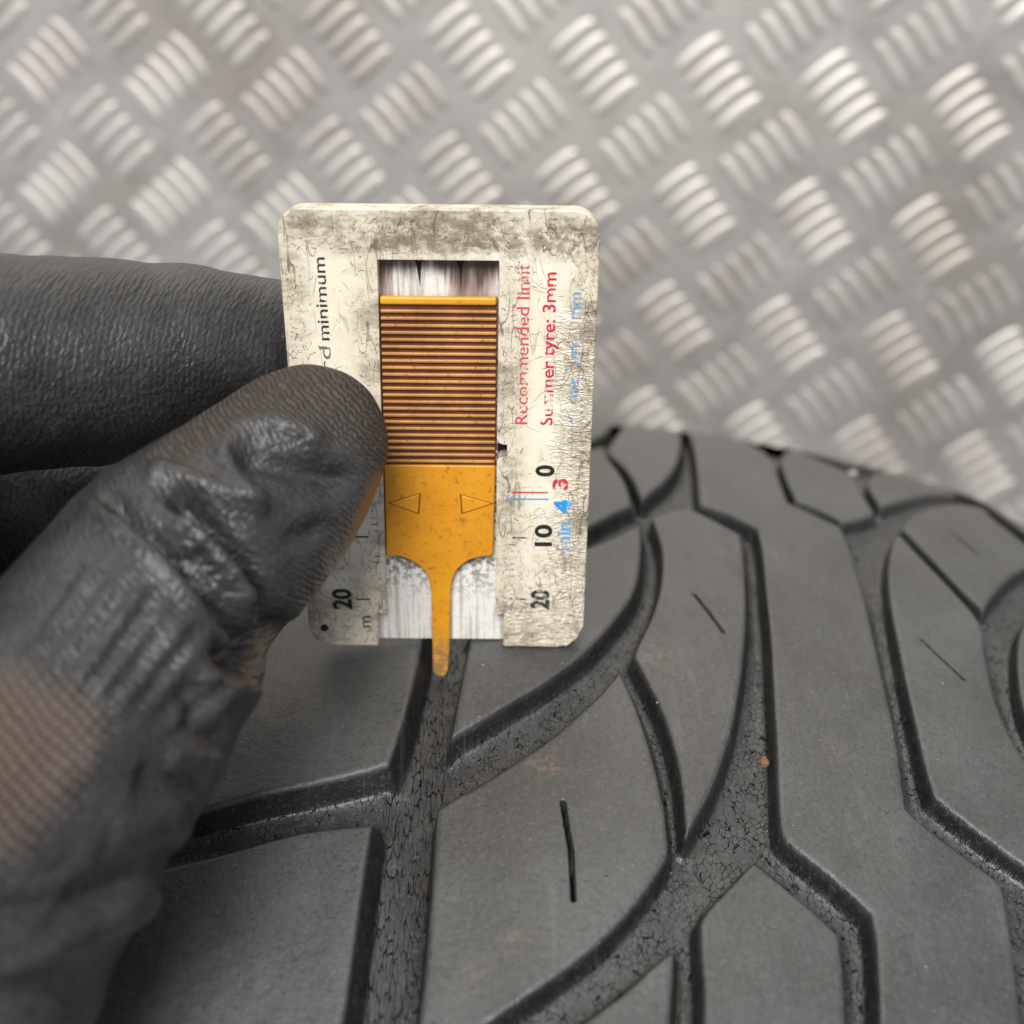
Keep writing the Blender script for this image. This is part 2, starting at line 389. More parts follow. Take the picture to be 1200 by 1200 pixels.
def bar_matrix(p, d):
    w = world(p); dw = WR @ d
    m = Matrix.Rotation(math.atan2(dw[1], dw[0]), 4, 'Z'); m.translation = (w.x, w.y, 0); return m
px, dep = proj(np.array([s[0] for s in spots]))
vis = (px[:, 0] > -40) & (px[:, 0] < 1240) & (px[:, 1] > -40) & (px[:, 1] < 620) & ~((px[:, 0] > 345) & (px[:, 0] < 660) & (px[:, 1] > 275))
vis &= ~((px[:, 0] < 330) & (px[:, 1] > 345)) & ~((px[:, 0] > 680) & (px[:, 1] > 530 + np.maximum(0, px[:, 0] - 1000) * .45))
order = np.where(vis)[0][np.argsort(dep[vis])][:298]; chosen = set(order.tolist())
for i in order:
    o = bpy.data.objects.new('raised_bar', BAR); COL.objects.link(o); o.parent = floor; o.matrix_local = bar_matrix(*spots[i])
bv = np.array([v.co[:] for v in BAR.vertices]); bf = np.array([p.vertices[:] for p in BAR.polygons])
VV, FF, k = [], [], 0
for i, sp in enumerate(spots):
    if i in chosen: continue
    m = np.array(bar_matrix(*sp)); VV.append(bv @ m[:3, :3].T + m[:3, 3]); FF.append(bf + k); k += len(bv)
rest = bpy.data.objects.new('raised_bars', big_mesh('raised_bars', np.vstack(VV), np.vstack(FF), M_BAR)); COL.objects.link(rest); rest.parent = floor; rest['kind'] = 'stuff'

# ================================================================== TYRE
RT, YA, U0, CB, CE = 300.0, 35.14, 20.0, 4.195, 1.87
ZC = -math.sqrt(RT * RT - YA * YA)
def crown(u): return RT - CB * (np.abs(u - U0) / 50) ** CE
def surf(u, v, d=0.0):
    th = v / RT; r = crown(u) - d
    return np.stack([u + 0 * v, YA + r * np.sin(th), ZC + r * np.cos(th)], -1)
def to_uv(x, y):
    d = ray(x, y); t = np.linspace(60, 420, 2400); P = CAM + t[:, None] * d
    f = np.hypot(P[:, 1] - YA, P[:, 2] - ZC) - crown(P[:, 0])
    neg = np.where(f < 0)[0]
    i = neg[0] if len(neg) else int(np.argmin(f))
    if len(neg) and i > 0:
        a = f[i - 1] / (f[i - 1] - f[i]); p = P[i - 1] + (P[i] - P[i - 1]) * a
    else: p = P[i]
    return np.array([p[0], RT * math.atan2(p[1] - YA, p[2] - ZC)])
E_ = 1      # mark: this point lies on the skyline, carry the block on over it
BLOCKS = {
 'A': [(497,745),(475,836),(455,895),(410,909),(295,932),(249,947),(203,957),(0,1003),(-200,1045),(-330,900),(-200,765),(0,745),(300,685),(505,655)],
 'A2': [(508,630),(300,650),(0,700),(-250,725),(-150,600,E_),(300,560,E_),(522,520,E_)],
 'B': [(435,966),(372,972),(333,980),(276,997),(203,1016),(0,1060),(-200,1105),(-300,1250),(0,1330),(380,1320),(390,1260),(402,1196),(414,1112),(425,1031)],
 'C': [(551,752),(537,820),(529,864),(562,845),(600,822),(640,799),(680,770),(712,737),(740,702),(748,678),(751,656),(752,634),(750,613),(742,618),(710,634),(684,643),(620,668),(562,690),(556,720)],
 'C2': [(558,672),(620,642),(686,620),(720,600),(740,592),(738,580),(730,560),(708,532),(706,522),(692,527),(660,536),(600,560),(562,590)],
 'C3': [(562,570),(620,540),(660,522),(692,516),(712,506),(722,498,E_),(600,495,E_),(545,500,E_)],
 'D': [(512,950),(532,935),(562,920),(600,895),(640,870),(675,840),(707,810),(726,786),(740,812),(757,860),(770,905),(780,952),(781,970),(784,992),(782,1005),(765,1032),(740,1065),(710,1097),(672,1130),(627,1162),(575,1197),(540,1222),(480,1262),(460,1330),(478,1300),(491,1196),(500,1123),(506,1047),(510,985)],
 'E': [(743,768),(760,800),(775,830),(790,875),(799,920),(801,945),(804,979),(830,935),(847,892),(857,857),(866,812),(873,757),(875,710),(873,665),(868,626),(808,595),(785,598),(764,607),(771,624),(776,644),(777,664),(774,690),(770,705),(762,727),(750,750)],
 'F': [(884,1010),(875,1018),(855,1040),(835,1060),(821,1078),(820,1088),(822,1125),(825,1162),(824,1198),(824,1330),(994,1330),(993,1260),(992,1199),(990,1162),(987,1125),(984,1095),(960,1072),(930,1047),(900,1022)],
 'G': [(790,1113),(767,1130),(745,1152),(720,1172),(685,1197),(640,1228),(560,1290),(540,1330),(780,1330),(785,1197),(789,1150)],
 'H': [(808,496,E_),(810,512),(816,540),(818,566),(820,589),(850,600),(870,609),(887,618),(891,632),(894,650),(897,690),(903,740),(906,809),(910,870),(912,925),(914,973),(922,985),(955,1012),(987,1037),(1020,1069),(1026,1095),(1029,1137),(1031,1197),(1034,1330),(1215,1330),(1198,1198),(1192,1150),(1185,1100),(1177,1047),(1172,1034),(1137,1007),(1100,980),(1075,960),(1062,947),(1056,905),(1054,889),(1045,835),(1034,792),(1023,744),(1012,694),(999,652),(989,626),(984,617),(957,604),(923,589),(912,560),(905,537),(890,526),(880,520,E_)],
 'I': [(1053,625),(1045,639),(1041,665),(1041,683),(1045,716),(1054,759),(1062,803),(1073,846),(1085,902),(1094,931),(1112,947),(1145,972),(1175,995),(1200,1013),(1260,1050),(1290,960),(1240,940),(1197,887),(1179,852),(1168,824),(1160,792),(1153,761),(1151,730),(1115,690),(1083,657)],
 'J': [(1058,619),(1091,652),(1120,684),(1152,714),(1158,703),(1167,692),(1178,680),(1200,665),(1235,652),(1215,645),(1200,637),(1181,621),(1162,607),(1152,595),(1133,591),(1101,591),(1077,599),(1064,609)],
 'K': [(913,535),(920,559),(933,585),(971,600),(987,611),(1005,609),(1024,601),(1005,572),(1003,561),(987,550),(947,534),(930,527)],
 'L': [(1011,562),(1032,593),(1053,587),(1077,580),(1107,578),(1120,579),(1093,567),(1045,552)],
 'L2': [(896,519,E_),(947,526),(990,542),(1078,556,E_)],
 'M': [(1098,566,E_),(1150,587),(1163,595),(1200,623),(1240,650),(1260,640,E_)],
 'N': [(1199,731),(1194,748),(1192,770),(1194,802),(1200,835),(1230,900),(1280,930),(1300,760),(1240,690)],
 'Q': [(714,526),(713,531),(732,546),(744,564),(750,580),(752,586),(760,578),(776,566),(790,550),(797,530),(798,514),(797,497,E_),(735,496,E_),(727,505),(720,515)],
}
SIPES = [[(659.5,940),(664,968),(669,995),(672,1054)], [(813,695),(830,716),(848,741)], [(1078,747),(1104,772),(1130,796)], [(1111,620),(1145,649)]]
def smooth_poly(P, it=2):
    for _ in range(it):
        n = len(P); out = []
        for i in range(n):
            a, b, c = P[i - 1], P[i], P[(i + 1) % n]
            d1, d2 = b - a, c - b
            ang = abs(math.degrees(math.atan2(d1[0] * d2[1] - d1[1] * d2[0], d1 @ d2)))
            l1, l2 = np.linalg.norm(d1), np.linalg.norm(d2)
            if ang > 32 or min(l1, l2) < .25: out.append(b)
            else: out += [b - d1 * .25, b + d2 * .25]
        P = np.array(out)
    return P
names = list(BLOCKS); polys = []
for k in names:
    pts = []
    for p in BLOCKS[k]:
        q = to_uv(p[0], p[1])
        if len(p) > 2: q = np.array([q[0], 105.0])
        pts.append(q)
    polys.append(smooth_poly(np.array(pts)))
STEP = 0.24
ug = np.arange(-92, 122, STEP); vg = np.arange(-98, 96, STEP)
U, V = np.meshgrid(ug, vg, indexing='ij'); nu, nv = U.shape
def seg_dist(px, py, a, b):
    d = b - a; L = d @ d + 1e-12
    t = np.clip(((px - a[0]) * d[0] + (py - a[1]) * d[1]) / L, 0, 1)
    return np.hypot(px - a[0] - t * d[0], py - a[1] - t * d[1])
def sdf_at(px, py, P):
    d = np.full(px.shape, 1e9); inside = np.zeros(px.shape, bool)
    for i in range(len(P)):
        a, b = P[i - 1], P[i]
        d = np.minimum(d, seg_dist(px, py, a, b))
        if a[1] != b[1]:
            cross = ((a[1] > py) != (b[1] > py)) & (px < (b[0] - a[0]) * (py - a[1]) / (b[1] - a[1]) + a[0])
            inside ^= cross
    return np.where(inside, -d, d)
def field(px, py):
    S = np.full(px.shape, 50.0); ID = np.full(px.shape, -1)
    for bi, P in enumerate(polys):
        lo, hi = P.min(0) - 6, P.max(0) + 6
        m = (px > lo[0]) & (px < hi[0]) & (py > lo[1]) & (py < hi[1])
        if not m.any(): continue
        s = sdf_at(px[m], py[m], P); cur = S[m]; w = s < cur
        idm = ID[m]; idm[w] = bi; ID[m] = idm; S[m] = np.minimum(cur, s)
    return S, ID
S, ID = field(U, V)
SIP = np.full(U.shape, -9.0)
for sp in SIPES:
    Q = [to_uv(*p) for p in sp]
    for a, b in zip(Q[:-1], Q[1:]):
        m = (np.abs(U - (a[0] + b[0]) / 2) < 16) & (np.abs(V - (a[1] + b[1]) / 2) < 16)
        hw = .27 if len(sp) > 2 and sp[0][1] > 900 else .20
        SIP[m] = np.maximum(SIP[m], hw - seg_dist(U[m], V[m], a, b))
# the long groove that runs round the tyre beside the probe
cen = np.array([to_uv(*p) for p in [(450,1260),(455,1190),(462,1110),(472,1010),(486,930),(500,860),(520,775),(530,700),(540,620)]])
cen = np.vstack([cen[0] + (cen[0] - cen[1]) * 3, cen, cen[-1] + (cen[-1] - cen[-2]) * 8])
dcen = np.full(U.shape, 99.0)
for a, b in zip(cen[:-1], cen[1:]):
    m = (np.abs(U - (a[0] + b[0]) / 2) < 40)
    dcen[m] = np.minimum(dcen[m], seg_dist(U[m], V[m], a, b))
SI = (SIP > -3 * STEP) & (SIP > S); S = np.where(SI, SIP, S)
sm = lambda x, a, b: np.clip((x - a) / (b - a), 0, 1) ** 2 * (3 - 2 * np.clip((x - a) / (b - a), 0, 1))
DEEP = 4.1 + 1.7 * sm(dcen, 4.4, 3.2) - .8 * sm(U, 55, 75)
left = np.isin(ID, [names.index(x) for x in ('A', 'A2', 'B')])
s1 = np.where(left, 6 * STEP, 3 * STEP)          # width of the groove wall seen from above
s1 = np.where(SI, STEP, s1); DEEP = np.where(SI, 4.2, DEEP)
# lay grid vertices along the block outlines (lines of equal distance) so that edges and walls are clean
gu, gv = np.gradient(S, STEP); gl = np.hypot(gu, gv)
S2 = np.where((S > -2.6 * STEP) & (S < s1 + 1.6 * STEP) & (gl > .6), np.round(S / STEP) * STEP, S)
gl = np.maximum(gl, .6)
PU = U - (S - S2) * gu / gl ** 2; PV = V - (S - S2) * gv / gl ** 2
rnd = np.where(SI, STEP, 3 * STEP)
def profile(x):
    d0 = np.where(SI, .15, .30) * np.clip((x + rnd) / rnd, 0, 1) ** 2 + (DEEP - .6 - np.where(SI, .15, .30)) * np.clip(x / s1, 0, 1)
    return np.where(x < -rnd, 0, np.where(x <= s1, d0, DEEP - .6 * np.exp(-np.maximum(x - s1, 0) / .7)))
wall = profile(S2)
slope = (profile(S2 + STEP * .5) - profile(S2 - STEP * .5)) / STEP
sipe = np.zeros(S.shape)
depth = np.maximum(wall, sipe)
# gentle unevenness of worn rubber
lump = sum(a * np.sin(U * fx + V * fy + ph) for a, fx, fy, ph in [(.05, .21, .13, 1), (.04, -.17, .31, 2), (.03, .55, -.4, .3), (.02, .9, .7, 4)])
PTS = surf(PU, PV, depth + lump * .6)
flat = PTS.reshape(-1, 3)
idx = np.arange(nu * nv).reshape(nu, nv)
QUADS = np.stack([idx[:-1, :-1], idx[1:, :-1], idx[1:, 1:], idx[:-1, 1:]], -1).reshape(-1, 4)
sgu, sgv = np.gradient(sipe, STEP)
lu, lv = np.gradient(lump * .6, STEP)
nu_ = slope * gu / gl + sgu + lu; nv_ = slope * gv / gl + sgv + lv      # slope of the depth along u and v
th_ = PV / RT; cslope = -np.gradient(crown(ug), STEP)[:, None]            # fall of the crown to the sides
NRM = np.stack([nu_ + cslope, np.sin(th_) + nv_ * np.cos(th_), np.cos(th_) - nv_ * np.sin(th_)], -1)
NRM /= np.linalg.norm(NRM, axis=-1, keepdims=True)
NRMf = NRM.reshape(-1, 3)
worn = np.clip(1 - (depth / .9), 0, 1).ravel()  # full on the worn tops, falls with depth to paint the walls darker
stain = np.zeros(U.shape)                         # brown rust marks left on the tread
for x_, y_, rx, a_ in [(638, 896, 2.4, .95), (668, 903, 1.2, .6), (603, 1100, 1.3, .95), (775, 770, 4.5, .6), (560, 1140, .9, .5), (980, 880, 2, .35), (455, 1060, 1.5, .4)]:
    q_ = to_uv(x_, y_); stain = np.maximum(stain, a_ * np.exp(-(((U - q_[0]) / rx) ** 2 + ((V - q_[1]) / (rx * .9)) ** 2)))
stain = stain.ravel()
UVC = np.stack([PU, PV], -1).reshape(-1, 2) * .001
TB = np.array([U0, YA, ZC])                     # base: the middle of the axle
tyre = empty('tyre', TB)
tag(tyre, 'worn black tyre with cracked grooves and irregular tread blocks standing on the metal floor', 'tyre')
onfloor = ((S2 >= s1 - 1e-6) & ~SI).ravel()
fl = onfloor[QUADS].sum(1) >= 3
qid = ID.ravel()[QUADS[:, 0]]
def sub(name, mask, mat):
    q = QUADS[mask]
    if not len(q): return None
    used, inv = np.unique(q, return_inverse=True)
    V_ = (flat[used] - TB) * .001
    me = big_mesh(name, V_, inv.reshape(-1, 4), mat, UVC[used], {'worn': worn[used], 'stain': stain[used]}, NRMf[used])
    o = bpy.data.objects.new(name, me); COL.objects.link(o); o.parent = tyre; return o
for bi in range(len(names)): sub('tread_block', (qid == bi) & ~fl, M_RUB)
qd = dcen.ravel()[QUADS].mean(1) < 4.4
g1 = sub('tread_groove', fl & qd, M_GROOVE_LONG); g2 = sub('tread_groove', (fl | (qid < 0)) & ~qd, M_GROOVE)
if g1: g1['label'] = 'deep groove cracked lengthwise under the probe'
if g2: g2['label'] = 'cracked floors of the curved side grooves'
# rest of the carcass: the tread all the way round and the two sidewalls
def ring(name, us_r, th0, th1, nth, mat):
    V_, F_ = [], []
    for i in range(nth + 1):
        th = th0 + (th1 - th0) * i / nth
        for (u, r) in us_r: V_.append((u, YA + r * math.sin(th), ZC + r * math.cos(th)))
    n = len(us_r)
    for i in range(nth):
        for j in range(n - 1):
            a = i * n + j; F_.append((a, a + 1, a + n + 1, a + n))
    return add(name, V_, F_, mat, TB, tyre, True)
tu = np.linspace(-92, 121.6, 60)
ring('tread', [(u, float(crown(np.array(u)) - .3)) for u in tu], 95.5 / RT, 2 * math.pi - 97.5 / RT, 120, M_RUB).data.attributes.new('worn', 'FLOAT', 'POINT').data.foreach_set('value', np.ones(60 * 121, np.float32))
for sgn, u_ in ((-1, -92), (1, 121.6)):
    r0 = float(crown(np.array(u_)))
    prof = [(u_, r0), (u_ + sgn * 5, r0 - 4), (u_ + sgn * 10, r0 - 14), (u_ + sgn * 13, r0 - 30), (u_ + sgn * 14, r0 - 48), (u_ + sgn * 10, r0 - 66), (u_ + sgn * 2, r0 - 80), (u_ - sgn * 4, r0 - 84), (u_ - sgn * 20, r0 - 84)]
    ring('sidewall', prof if sgn > 0 else prof[::-1], 0, 2 * math.pi, 160, M_SIDE)
ring('inner_liner', [(100, 205), (80, 270), (-60, 270), (-75, 200)], 0, 2 * math.pi, 100, M_SIDE)
# dust specks caught on the rubber
def blob(c, r, seed=0):
    rg = np.random.default_rng(seed); V_ = []
    for th in (0.5, 1.4, 2.4):
        for k in range(5):
            ph = k * 1.2566 + th; rr = r * rg.uniform(.7, 1.25)
            V_.append((c[0] + rr * math.sin(th) * math.cos(ph), c[1] + rr * math.sin(th) * math.sin(ph), c[2] + rr * math.cos(th) * .7))
    V_ += [(c[0], c[1], c[2] + r * .8), (c[0], c[1], c[2] - r * .7)]
    F_ = []
    for k in range(5):
        k2 = (k + 1) % 5
        F_ += [(15, k, k2), (k, 5 + k, 5 + k2, k2), (5 + k, 10 + k, 10 + k2, 5 + k2), (10 + k, 16, 10 + k2)]
    return V_, F_
VV, FF = [], []
for k in range(560):
    i, j = RNG.integers(0, nu), RNG.integers(0, nv)
    if depth[i, j] > .3 and RNG.random() > .5: continue
    v_, f_ = blob(PTS[i, j] + NRM[i, j] * .03, RNG.uniform(.03, .085) * (1.9 if RNG.random() < .06 else 1), k)
    n0 = len(VV); VV += v_; FF += [tuple(x + n0 for x in q) for q in f_]
sp = add('dust_specks', VV, FF, M_LINT, TB, tyre); sp['kind'] = 'stuff'
def on_tyre(x, y, d=0): return surf(*to_uv(x, y), d)
p = on_tyre(899, 880, 2.2)
g = add('grit', *blob((0, 0, 0), .85, 3), M_GRIT, (0, 0, 0)); g.location = world(p); g.scale = (1, .8, 1.4)
tag(g, 'small brown crumb of grit lodged in the curved groove right of the gauge', 'grit')
p = on_tyre(1000, 552, .6)
g = add('pebble', *blob((0, 0, 0), 1.1, 9), M_PEBBLE, (0, 0, 0)); g.location = world(p)
tag(g, 'tiny pale stone stuck in the tread near the skyline of the tyre', 'pebble')

# ================================================================== TREAD GAUGE
GB = np.array([0.0, 1.5, 0.0])
gauge = empty('tread_gauge', GB)
tag(gauge, 'grimy cream plastic tread depth gauge with an orange slider, its probe in a groove', 'depth gauge')
TH = 3.6
outer = []
outer += [(-10.0, .15), (-16.3, .15)][::-1] if False else []
poly = [(-20.05, 3.6)] + arc(-16.5, 3.65, 3.55, 188, 268, 6) + [(-10.2, .1), (-9.95, .35), (-9.95, 5.55), (-8.65, 5.55), (-7.75, 56.85), (7.5, 56.85),
        (7.3, 33.0), (7.55, 32.35), (8.15, 32.1), (8.66, 32.1), (8.66, 30.35), (7.75, 30.2), (7.3, 29.8), (7.2, 5.65), (8.42, 5.65), (8.32, .55), (8.75, .15), (16.0, .1)]
poly += [(17.2, .3), (17.7, .15), (18.6, 1.05), (19.2, 1.6), (20.05, 3.7)] + arc(16.9, 60.0, 3.15, 0, 90, 7) + arc(-16.9, 60.0, 3.15, 90, 180, 7)
V_, F_ = prism(poly, 0, TH)
body = add('gauge_body', V_, F_, M_BODY, GB, gauge)
bw = body.data.attributes.new('bevel_weight_edge', 'FLOAT', 'EDGE')
npoly = len(poly)
for e in body.data.edges:
    a, b = e.vertices
    if (a < npoly) == (b < npoly):
        pa = poly[a % npoly]; pb = poly[b % npoly]
        out_edge = max(abs(pa[0]), abs(pb[0])) > 12 and (abs(pa[0]) > 12.5 or pa[1] > 58 or pa[1] < .2) and (abs(pb[0]) > 10 or pb[1] > 58)
        bw.data[e.index].value = 1.0 if out_edge else .25
bevel(body, .85, 3, weight=True)
add('back_panel', *box(-10.6, 9.2, 2.0, TH - .1, .25, 5.4), M_PANEL, GB, gauge)
add('back_panel', *box(-8.9, 7.42, 2.0, TH - .1, 5.42, 57.2), M_PANEL, GB, gauge)
for x0 in (-2.7, 2.6):
    v_, f_ = prism([(x0 - .75, 56.8), (x0 - .35, 55.9), (x0 - .12, 54.4), (x0 + .05, 53.0), (x0 + .15, 54.6), (x0 + .3, 56.1), (x0 + .8, 56.8)], 1.93, 2.02)
    add('panel_slit', v_, f_, M_HOLE, GB, gauge)
add('notch_shade', *box(7.44, 9.2, 2.6, TH - .1, 29.2, 33.2), M_HOLE, GB, gauge)  # dark box added to stand for the shadow inside the notch
# slider
SY0, SY1 = .55, 1.75
head = [(-8.3, 14.67), (-6.6, 14.72), (-5.89, 14.5), (-4.9, 14.1), (-3.86, 13.3), (-3.1, 12.55), (-2.6, 11.7), (-2.3, 10.6), (-2.12, 9.0), (-2.08, 7.6), (-2.12, 0), (-2.16, -4.1)]
head += arc(-1.01, -4.45, 1.14, 182, 358, 8)
head += [(.16, -4.1), (.45, 0), (.66, 7.6), (.74, 9.2), (.9, 10.5), (1.25, 11.7), (1.75, 12.7), (2.4, 13.4), (3.4, 14.15), (4.66, 14.62), (5.6, 14.8), (6.3, 14.83), (6.85, 15.2), (7.1, 28.75), (-8.1, 28.75)]
slider = add('slider', *prism(head, SY0, SY1), M_ORANGE, GB, gauge); bevel(slider, .22, 2, 25)
bed = add('ridge_bed', *prism([(-8.1, 28.77), (7.12, 28.77), (7.26, 51.9), (-7.75, 51.9)], SY0 + .35, SY1), M_SUNK, GB, slider)
nr = 23
for i in range(nr):
    z = 29.35 + (50.15 - 29.35) * i / (nr - 1)
    xl = -8.08 + .33 * (z - 28.8) / 23; xr = 7.1 + .16 * (z - 28.8) / 23
    r = add('ridge', *box(xl + .05, xr - .05, SY0 - .05, SY0 + .4, z - .215, z + .215), M_RIDGE, GB, slider); bevel(r, .13, 2)
r = add('end_ridge', *box(-7.75, 7.2, SY0 - .15, SY0 + .9, 51.0, 52.05), M_END, GB, slider); bevel(r, .3, 3)
for tri in ([(-7.5, 23.09), (-3.64, 21.56), (-3.37, 24.48)], [(6.59, 23.1), (2.39, 24.36), (2.55, 21.62)]):
    cx = sum(p[0] for p in tri) / 3; cz = sum(p[1] for p in tri) / 3
    big = [(cx + (x - cx) * 1.13, cz + (z - cz) * 1.13) for x, z in tri]
    add('arrow_seat', *prism(big, SY0 - .012, SY0 + .2), M_SUNK, GB, slider)
    a = add('arrow', *prism(tri, SY0 - .16, SY0 + .2), M_ORANGE, GB, slider); bevel(a, .1, 2)
h = add('pin_hole', *prism(arc(-17.75, 3.15, .62, 0, 330, 11), -.012, .3), M_HOLE, GB, gauge); h.scale = (1, 1, 1)
# print
INK_K = [mat_ink('black_ink', (0.015, 0.015, 0.014), .63, 0.0), mat_ink('worn_black_ink', (0.03, 0.03, 0.03), .545, 1.0), mat_ink('faint_black_ink', (0.10, 0.095, 0.085), .46, 2.0)]
INK_R = [mat_ink('red_ink', (0.60, 0.018, 0.045), .55, 3.0), mat_ink('worn_red_ink', (0.64, 0.07, 0.09), .505, 4.0)]
INK_B = [mat_ink('blue_ink', (0.02, 0.30, 0.72), .60, 5.0), mat_ink('worn_blue_ink', (0.10, 0.36, 0.70), .51, 6.0)]
def text(body_, x_base, z0, z1, cap, mat, bold=0.0):
    """printed line read from bottom to top: baseline at x_base, from z0 up to z1"""
    cu = bpy.data.curves.new('lettering', 'FONT'); cu.body = body_; cu.size = 1; cu.offset = bold; cu.resolution_u = 4
    o = bpy.data.objects.new('tmp', cu); COL.objects.link(o)
    dg = bpy.context.evaluated_depsgraph_get(); me = bpy.data.meshes.new_from_object(o.evaluated_get(dg))
    bpy.data.objects.remove(o)
    c = np.array([v.co[:] for v in me.vertices]); x, y = c[:, 0], c[:, 1]
    capu = .7
    X = x_base - y / capu * cap; Z = z0 + (x - x.min()) / (x.max() - x.min()) * (z1 - z0)
    P = (np.stack([X, np.full_like(X, -.03), Z], -1) - GB) * .001
    me.vertices.foreach_set('co', P.astype(np.float32).ravel()); me.materials.clear(); me.materials.append(mat); me.update()
    me.name = 'lettering'
    t = bpy.data.objects.new('lettering', me); COL.objects.link(t); t.parent = gauge; t['label'] = 'printed text ' + body_
    return t
text('rd', -14.3, 42.3, 45.6, 1.55, mat_ink('rubbed_black_ink', (0.16, 0.15, 0.13), .57, 9.1)); text('minimum', -14.35, 46.4, 57.1, 1.5, INK_K[1], .008)
text('Recommended limit', 11.35, 35.1, 56.6, 1.65, INK_R[1], .006); text('Summer tyre: 3mm', 14.7, 35.0, 55.5, 1.65, INK_R[0], .012)
text('Winter tyre: 4mm', 18.0, 35.0, 53.0, 1.65, INK_B[1], .01)
text('0', 15.05, 27.5, 29.2, 2.4, INK_K[0], .035); text('10', 15.0, 16.8, 20.2, 2.3, INK_K[0], .03); text('20', 14.85, 6.5, 9.8, 2.5, INK_K[1], .04)
text('20', -13.65, 6.3, 9.7, 2.6, INK_K[0], .035); text('10', -13.3, 17.2, 20.6, 2.5, INK_K[0], .035); text('m', -10.9, 3.3, 5.2, 1.9, INK_K[1])
text('3', 17.0, 25.5, 27.2, 2.0, INK_R[0], .03); text('4', 17.55, 21.9, 24.0, 2.2, INK_B[0], .05); text('min', 17.6, 16.2, 20.6, 1.9, INK_B[1], .02)
INK_B_RED = mat_ink('scale_red_ink', (0.60, 0.03, 0.06), .60, 7.7)
def mark(x0, x1, z, w, mat):
    return add('scale_mark', [(x0, -.032, z - w), (x1, -.032, z - w), (x1, -.032, z + w), (x0, -.032, z + w)], [(0, 1, 2, 3)], mat, GB, gauge)
for x0, x1, z, mt, w in [(-12.8, -10.6, 18.05, INK_K[0], .12), (-12.95, -10.85, 8.0, INK_K[0], .12), (9.5, 11.75, 18.13, INK_K[1], .12), (9.2, 11.6, 8.23, INK_K[1], .12),
                         (9.4, 14.35, 25.1, INK_B_RED, .11), (8.85, 14.5, 24.1, INK_B[0], .10)]: mark(x0, x1, z, w, mt)
for k in range(1, 20):
    if k == 10: continue
    z = 28.0 - k; L = 1.5 if k == 5 or k == 15 else .95
    mark(8.55, 8.55 + L + .6, z, .07, INK_K[2]); mark(-9.0 - L - .3, -9.1, z, .07, INK_K[2])

# ingrained grime and knife-fine scratches in the plastic: thin dark flecks lying on the face
def inside_face(x, z):
    if abs(x) > 19.5 or z < .6 or z > 62.4: return False
    if -9.2 < x < 7.8 and z < 57.3: return False
    if abs(x) > 16.6 and z > 59.8 and math.hypot(abs(x) - 16.6, z - 59.8) > 2.7: return False
    return True
def grime_part(name, n, mat, lmin, lmax, wmin, wmax, yoff, bias, curl=.35, inside_face=inside_face, parent=None):
    V_, F_ = [], []; c = 0
    while c < n:
        x, z = RNG.uniform(-19.6, 19.6), RNG.uniform(.6, 62.4)
        if not inside_face(x, z): continue
        e = min(20.05 - abs(x), 63.1 - z); sl_ = min(abs(x + 8.3), abs(x - 7.6)) if z < 58 else abs(z - 57)
        wgt = max(math.exp(-(max(e - 1.0, 0) / 1.6) ** 2), .75 * math.exp(-(sl_ / 1.8) ** 2), .8 * math.exp(-((z - 60.3) / 1.7) ** 2), .55 * (z < 22) * (x > 0), .3 * (z < 14), .5 * math.exp(-((x - 9) ** 2 + (z - 55) ** 2) / 12))
        if RNG.random() > bias + (1 - bias) * wgt: continue
        L = lmin + (lmax - lmin) * RNG.random() ** 2.5; w = RNG.uniform(wmin, wmax); a = RNG.uniform(0, math.pi); k = RNG.normal(0, curl)
        pts = []; ok = True; px_, pz_ = x, z
        for i in range(6):
            pts.append((px_, pz_)); px_ += math.cos(a) * L / 5; pz_ += math.sin(a) * L / 5; a += k * .4 + RNG.normal(0, .12)
            ok &= inside_face(px_, pz_)
        if not ok: continue
        n0 = len(V_)
        for i, (qx, qz) in enumerate(pts):
            tw = w * (1 - abs(i / 2.5 - 1) ** 2) * RNG.uniform(.5, 1.3) + .006
            V_ += [(qx - math.sin(a) * tw, yoff, qz + math.cos(a) * tw), (qx + math.sin(a) * tw, yoff, qz - math.cos(a) * tw)]
        for i in range(5): F_.append((n0 + 2 * i, n0 + 2 * i + 1, n0 + 2 * i + 3, n0 + 2 * i + 2))
        c += 1
    o = add(name, V_, F_, mat, GB, parent or gauge); o['kind'] = 'stuff'; return o
M_GR1 = mat_simple('dark_grime', (0.085, 0.066, 0.046), .8); M_GR2 = mat_simple('brown_grime', (0.22, 0.165, 0.105), .8); M_GR3 = mat_simple('bare_scratch', (0.80, 0.77, 0.70), .5)
grime_part('grime_flecks', 1100, M_GR2, .2, 1.3, .02, .07, -.010, .03)
grime_part('grime_flecks', 1000, M_GR1, .15, 1.1, .015, .06, -.014, .03)
grime_part('scratches', 200, M_GR1, .8, 5.0, .010, .026, -.016, .30, .06)
on_slider = lambda x, z: -7.4 < x < 6.4 and 15.2 < z < 28.3
grime_part('grime_flecks', 90, mat_simple('orange_grime', (0.25, 0.11, 0.02), .8), .2, 1.2, .012, .04, SY0 - .008, .5, .3, on_slider, slider)
grime_part('scratches', 26, mat_simple('orange_scratch', (0.34, 0.15, 0.02), .7), .8, 4.0, .010, .02, SY0 - .009, .6, .05, on_slider, slider)
grime_part('scratches', 46, M_GR3, 2.0, 9.0, .02, .05, -.018, .45, .04)

